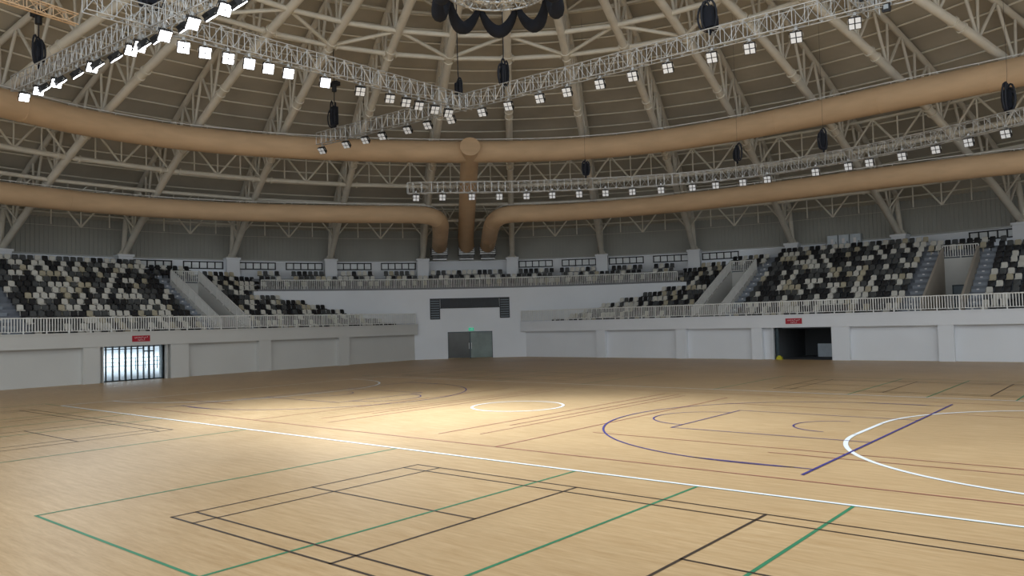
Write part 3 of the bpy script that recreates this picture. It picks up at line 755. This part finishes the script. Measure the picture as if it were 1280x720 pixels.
def face(dx, dy): return math.atan2(dx, -dy)       # local -y turned to (dx,dy)
for n, y in enumerate((-8.3, -7.34, -6.26, -5.24, -4.26, -3.19, -1.1)):
    flood((-10.9, y, zA(y)-.49), face(1, -.35), 35, True, 'lit floodlight, %s from the left of seven along the sloping left truss' % ordn(n+1), 'lit floodlights')
for n, y in enumerate((1.09, 3.08, 4.23, 5.18, 6.4, 7.5)):
    flood((-10.9, y, zA(y)-.49), face(1, -.5), 45, False, 'unlit floodlight, %s from the left of six before the truss crossing' % ordn(n+1), 'unlit floodlights')
for n, x in enumerate((-25.0, -22.28, -20.24, -18.52, -16.05, -14.22, -12.2)):
    flood((x, 9.1, zB(x)-.49), face(.3, -1), 45, False, 'unlit floodlight, %s from the left on the long truss left of the crossing' % ordn(n+1), 'unlit floodlights')
for n, x in enumerate((-9.66, -7.65, -5.4, -3.56, -1.48, .47, 2.43, 4.71, 6.53, 8.61, 11.02)):
    flood((x, 9.1, zB(x)-.49), face(.25, -1), 35, False, 'unlit floodlight, %s right of the crossing on the long truss' % ordn(n+1), 'unlit floodlights')
for n, x in enumerate((-25.77, -23.71, -21.36, -17.08, -13.1, -12.3, -10.12, -7.86, -5.53)):
    flood((x, -9.5, zC(x)-.49), face(1, -.1), 48, True, 'lit floodlight showing its face, %s from the left on the upper left truss' % ordn(n+1), 'lit floodlights')
for n, x in enumerate((-23.0, -20.9, -18.9, -16.6, -14.7, -12.0, -10.7, -8.5, -6.5, -4.61)):
    flood((x, -9.5, zC(x)-.49), face(.12, 1), 50, True, 'lit floodlight seen edge-on as a strip, %s from the left on the upper left truss' % ordn(n+1), 'lit floodlights')
DF = [-16.4, -12.0, -6.9, -2.05, 2.7, 7.2, 11.85, 16.3, 20.7, 25.3, 30.2, 33.8, 37.9, 41.6, 48.7, 53.4, 56.3, 60.7, 65.0, 69.0, 73.3]
def rD(t):
    for (a, ra), (c, rc) in zip(DTk, DTk[1:]):
        if a <= t <= c: return ra+(rc-ra)*(t-a)/(c-a)
    return 25
for n, t in enumerate(DF):
    p = pol(t, rD(t), 12.72); q = -p
    flood(p, face(q.x+8, q.y-8), 25, False, 'unlit floodlight, %s from the left on the curved right truss' % ordn(n+1), 'unlit floodlights', .23)
# blue-grey clamps at the top right crossing
for n, (x, y, z) in enumerate(((10.9, 9.2, 16.75), (11.2, 9.0, 16.5), (11.5, 8.8, 16.2), (12.2, 9.3, 15.7))):
    e = empty('cable_clamp', (x, y, z), 'blue-grey cable clamp at the top right truss crossing, %s from the left' % ordn(n+1), 'clamp', 'truss clamps')
    b = MB(); b.obox((x, y, z), (.14, .02, 0), (0, .12, .02), (.02, 0, .17)); b.build('body', M['dark'], e)
    b = MB(); b.obox((x, y-.13, z), (.09, 0, 0), (0, .02, 0), (0, 0, .09)); b.build('face_plate', M['cab'], e)
# chain hoists with bundled cable
def hoist(p, hb, ztop, label, motor=True, w=.45, thin=.03):
    p = Vector(p); ztop = zroof(math.hypot(p.x, p.y))-.1; e = empty('chain_hoist', p, label, 'hoist', 'chain hoists'); rg = random.Random(int(p.x*10))
    b = MB(); b.path([p+Vector((rg.uniform(-.04, .04), 0, z)) for z in (hb*.9, hb+.4, ztop-p.z)], thin, 6); b.build('chain', M['cable'], e)
    b = MB()
    for i in range(7):
        cx = rg.uniform(-.16, .16)*w/.45; rr = w*rg.uniform(.5, .9); h = hb*rg.uniform(.55, .95); a = rg.uniform(0, PI)
        pts = []
        for k in range(14):
            t = 2*PI*k/14; x = cx+rr*.5*math.sin(t); pts.append(p+Vector((x*math.cos(a), x*math.sin(a)+cx*.4, .1+h*.5*(1-math.cos(t)))))
        b.path(pts, .05, 6, closed=True)
    b.build('cable_bundle', M['cable'], e, True)
    b = MB(); b.obox(p+Vector((0, 0, hb*.45)), (w*.32, 0, 0), (0, w*.3, 0), (0, 0, hb*.3)); b.tube(p+Vector((0, 0, -.1)), p+Vector((0, 0, .2)), .06, 8); b.build('chain_bag', M['navy'], e)
    if motor:
        b = MB(); q = p+Vector((0, 0, hb+.55)); b.tube(q, q+Vector((0, 0, .6)), .17, 10); b.obox(q+Vector((0, 0, .55)), (.36, .1, 0), (-.05, .2, 0), (0, 0, .14)); b.build('motor', M['dark'], e)
hoist((-23.7, -9.5, 17.2), 1.7, 23.5, 'black chain hoist hanging at the far upper left', True, .55)
hoist((-11.4, -9.5, 16.7), 1.6, 24, 'black chain hoist above the corner of the lit trusses', False, .7)
hoist((-23.55, 9.1, 17.2), 2.1, 23.2, 'black chain hoist at the left end of the long truss', True, .6)
hoist((-11.55, 9.1, 16.95), 1.15, 24, 'black chain hoist on a long rope left of centre', False, .55)
hoist((-7.95, 9.1, 16.8), 1.7, 24.6, 'black chain hoist directly right of the truss crossing', False, .5)
hoist((4.65, 9.1, 16.6), 1.6, 24.6, 'black chain hoist on the long truss at upper right', False, .7)
hoist((-10.2, 20.3, 13.4), 1.2, 21.0, 'small black chain hoist at the left part of the curved truss', False, .4, .007)
hoist((-.55, 23.6, 13.4), 1.25, 20.5, 'small black chain hoist second from the left on the curved truss', False, .4, .007)
hoist((4.7, 24.3, 13.4), 1.4, 20.3, 'small black chain hoist third from the left on the curved truss', False, .42, .007)
hoist((14.6, 22.3, 13.4), 1.6, 20.3, 'black chain hoist on the curved truss at the right edge', False, .6, .007)
# hanging ring of swagged black cable at the dome centre
HC = Vector((-.3, -.25, 0))
e = empty('hanging_ring', (0, 0, 17.2), 'round metal rig hung with black swags at the top centre', 'rig')
b = MB()
for r, z in ((2.25, 17.2), (2.25, 17.6), (1.5, 17.25), (.7, 17.3)): b.path([(r*math.cos(2*PI*i/32), r*math.sin(2*PI*i/32), z) for i in range(32)], .045, 6, closed=True)
rg = random.Random(5)
for i in range(64):
    a = 2*PI*i/64; c = 2*PI*(i+1)/64
    b.tube((2.25*math.cos(a), 2.25*math.sin(a), 17.2 if i % 2 else 17.6), (2.25*math.cos(c), 2.25*math.sin(c), 17.6 if i % 2 else 17.2), .025, 4)
    b.tube((.7*math.cos(a), .7*math.sin(a), 17.3), (2.25*math.cos(a+rg.uniform(-.15, .15)), 2.25*math.sin(a), 17.2), .025, 4)
for i in range(90):
    a = rg.uniform(0, 2*PI); r = rg.uniform(.6, 2.1); a2 = a+rg.uniform(-.5, .5); r2 = r+rg.uniform(-.5, .5)
    b.tube((r*math.cos(a), r*math.sin(a), 17.2+rg.uniform(-.25, .25)), (r2*math.cos(a2), r2*math.sin(a2), 17.2+rg.uniform(-.3, .2)), .03, 4)
b.build('ring_frame', M['alu'], e)
for i in range(9):
    a0 = math.radians(HEAD)+2*PI*(i-.5)/9; a1 = a0+2*PI/9; P = []; Rr = []
    for k in range(15):
        t = k/14; a = a0+(a1-a0)*(.03+.94*t); rr = 2.42+.1*math.sin(PI*t); P.append((rr*math.cos(a), rr*math.sin(a), 17.3-.95*math.sin(PI*t)**.8)); Rr.append(.12+.17*math.sin(PI*t))
    b = MB(); b.path(P, Rr, 10); b.build('cable_swag', M['navy'], e, True)
for a in (10, 130, 250):
    b = MB(); A = math.radians(HEAD+a-10); b.tube((2.2*math.cos(A), 2.2*math.sin(A), 17.6), (4.4*math.cos(A), 4.4*math.sin(A), 24.3), .03, 6); b.build('hanger_cable', M['cable'], e)
e.location += HC
# metal cabinets high on the right wall
for n, th in enumerate((36.95, 38.1, 39.25)):
    e = empty('wall_cabinet', pol(th, 48.6, 9.45), 'grey metal cabinet above the right stand, %s of three from the left' % ordn(n+1), 'cabinet', 'wall cabinets')
    T, Rr = tang(th), rad(th); b = MB(); b.obox(pol(th, 48.75, 9.95), T*.45, Rr*.3, (0, 0, .55)); b.build('case', M['cab'], e)
    b = MB(); b.obox(pol(th, 48.43, 9.95), T*.4, Rr*.02, (0, 0, .49)); d = b.build('door', M['cab'], e)
    b = MB(); b.obox(pol(th, 48.4, 9.95)-T*.02, T*.12, Rr*.01, (0, 0, .22)); b.build('label_plate', M['signw'], d)
    b = MB(); b.obox(pol(th, 48.39, 9.8)+T*.3, T*.02, Rr*.02, (0, 0, .1)); b.build('handle', M['dark'], d)
# ------------------------------------------------------------------ lamps, sky
def spot(p, tgt, e, ang, col=(.80, .91, 1), rad_=.3, blend=1.):
    l = bpy.data.lights.new('flood_beam', 'SPOT'); l.energy = e; l.color = col; l.spot_size = math.radians(ang); l.spot_blend = blend; l.shadow_soft_size = rad_
    o = bpy.data.objects.new('flood_beam', l); COL.objects.link(o); o.location = p
    o.rotation_euler = (Vector(tgt)-Vector(p)).to_track_quat('-Z', 'Y').to_euler(); return o
for y in (-8, -6, -4, -1.5): spot((-10.3, y, 15.1), (6.0, -3.0, 0), 6600, 60)
for x in (-24, -19, -14, -9): spot((x, -9.0, 15.2), (-2.5, -4.6, 0), 8200, 66)
for x, y in ((11, -20), (11, -6), (22, -14), (0, -18)):       # added fill lamps over the near court, without real fixtures
    l = bpy.data.lights.new('fill_light', 'AREA'); l.energy = 150; l.size = 3; l.color = (1, .97, .92); l.spread = math.radians(140)
    o = bpy.data.objects.new('fill_light', l); COL.objects.link(o); o.location = (x, y, 19)
l = bpy.data.lights.new('daylight_outside', 'AREA'); l.energy = 42000; l.size = 40; l.color = (.9, .96, 1)
o = bpy.data.objects.new('daylight_outside', l); COL.objects.link(o); o.location = (-82, 8, 22)
wd = bpy.data.worlds.new('sky'); scn.world = wd; wd.use_nodes = True
bg = wd.node_tree.nodes['Background']; bg.inputs[0].default_value = (.84, .93, 1., 1); bg.inputs[1].default_value = 1.3
# ------------------------------------------------------------------ camera
cd = bpy.data.cameras.new('camera'); cam = bpy.data.objects.new('camera', cd); COL.objects.link(cam)
cd.sensor_width = 36; cd.lens = 969.27*36/1280; cd.clip_end = 500
mw = Matrix((rt, up, -fw)).transposed().to_4x4(); mw.translation = CAM; cam.matrix_world = mw
scn.camera = cam
scn.view_settings.view_transform = 'Standard'; scn.view_settings.look = 'None'; scn.view_settings.exposure = 0
scn.cycles.use_denoising = True
scn.cycles.max_bounces = 6; scn.cycles.diffuse_bounces = 3; scn.cycles.glossy_bounces = 2; scn.cycles.sample_clamp_indirect = 5
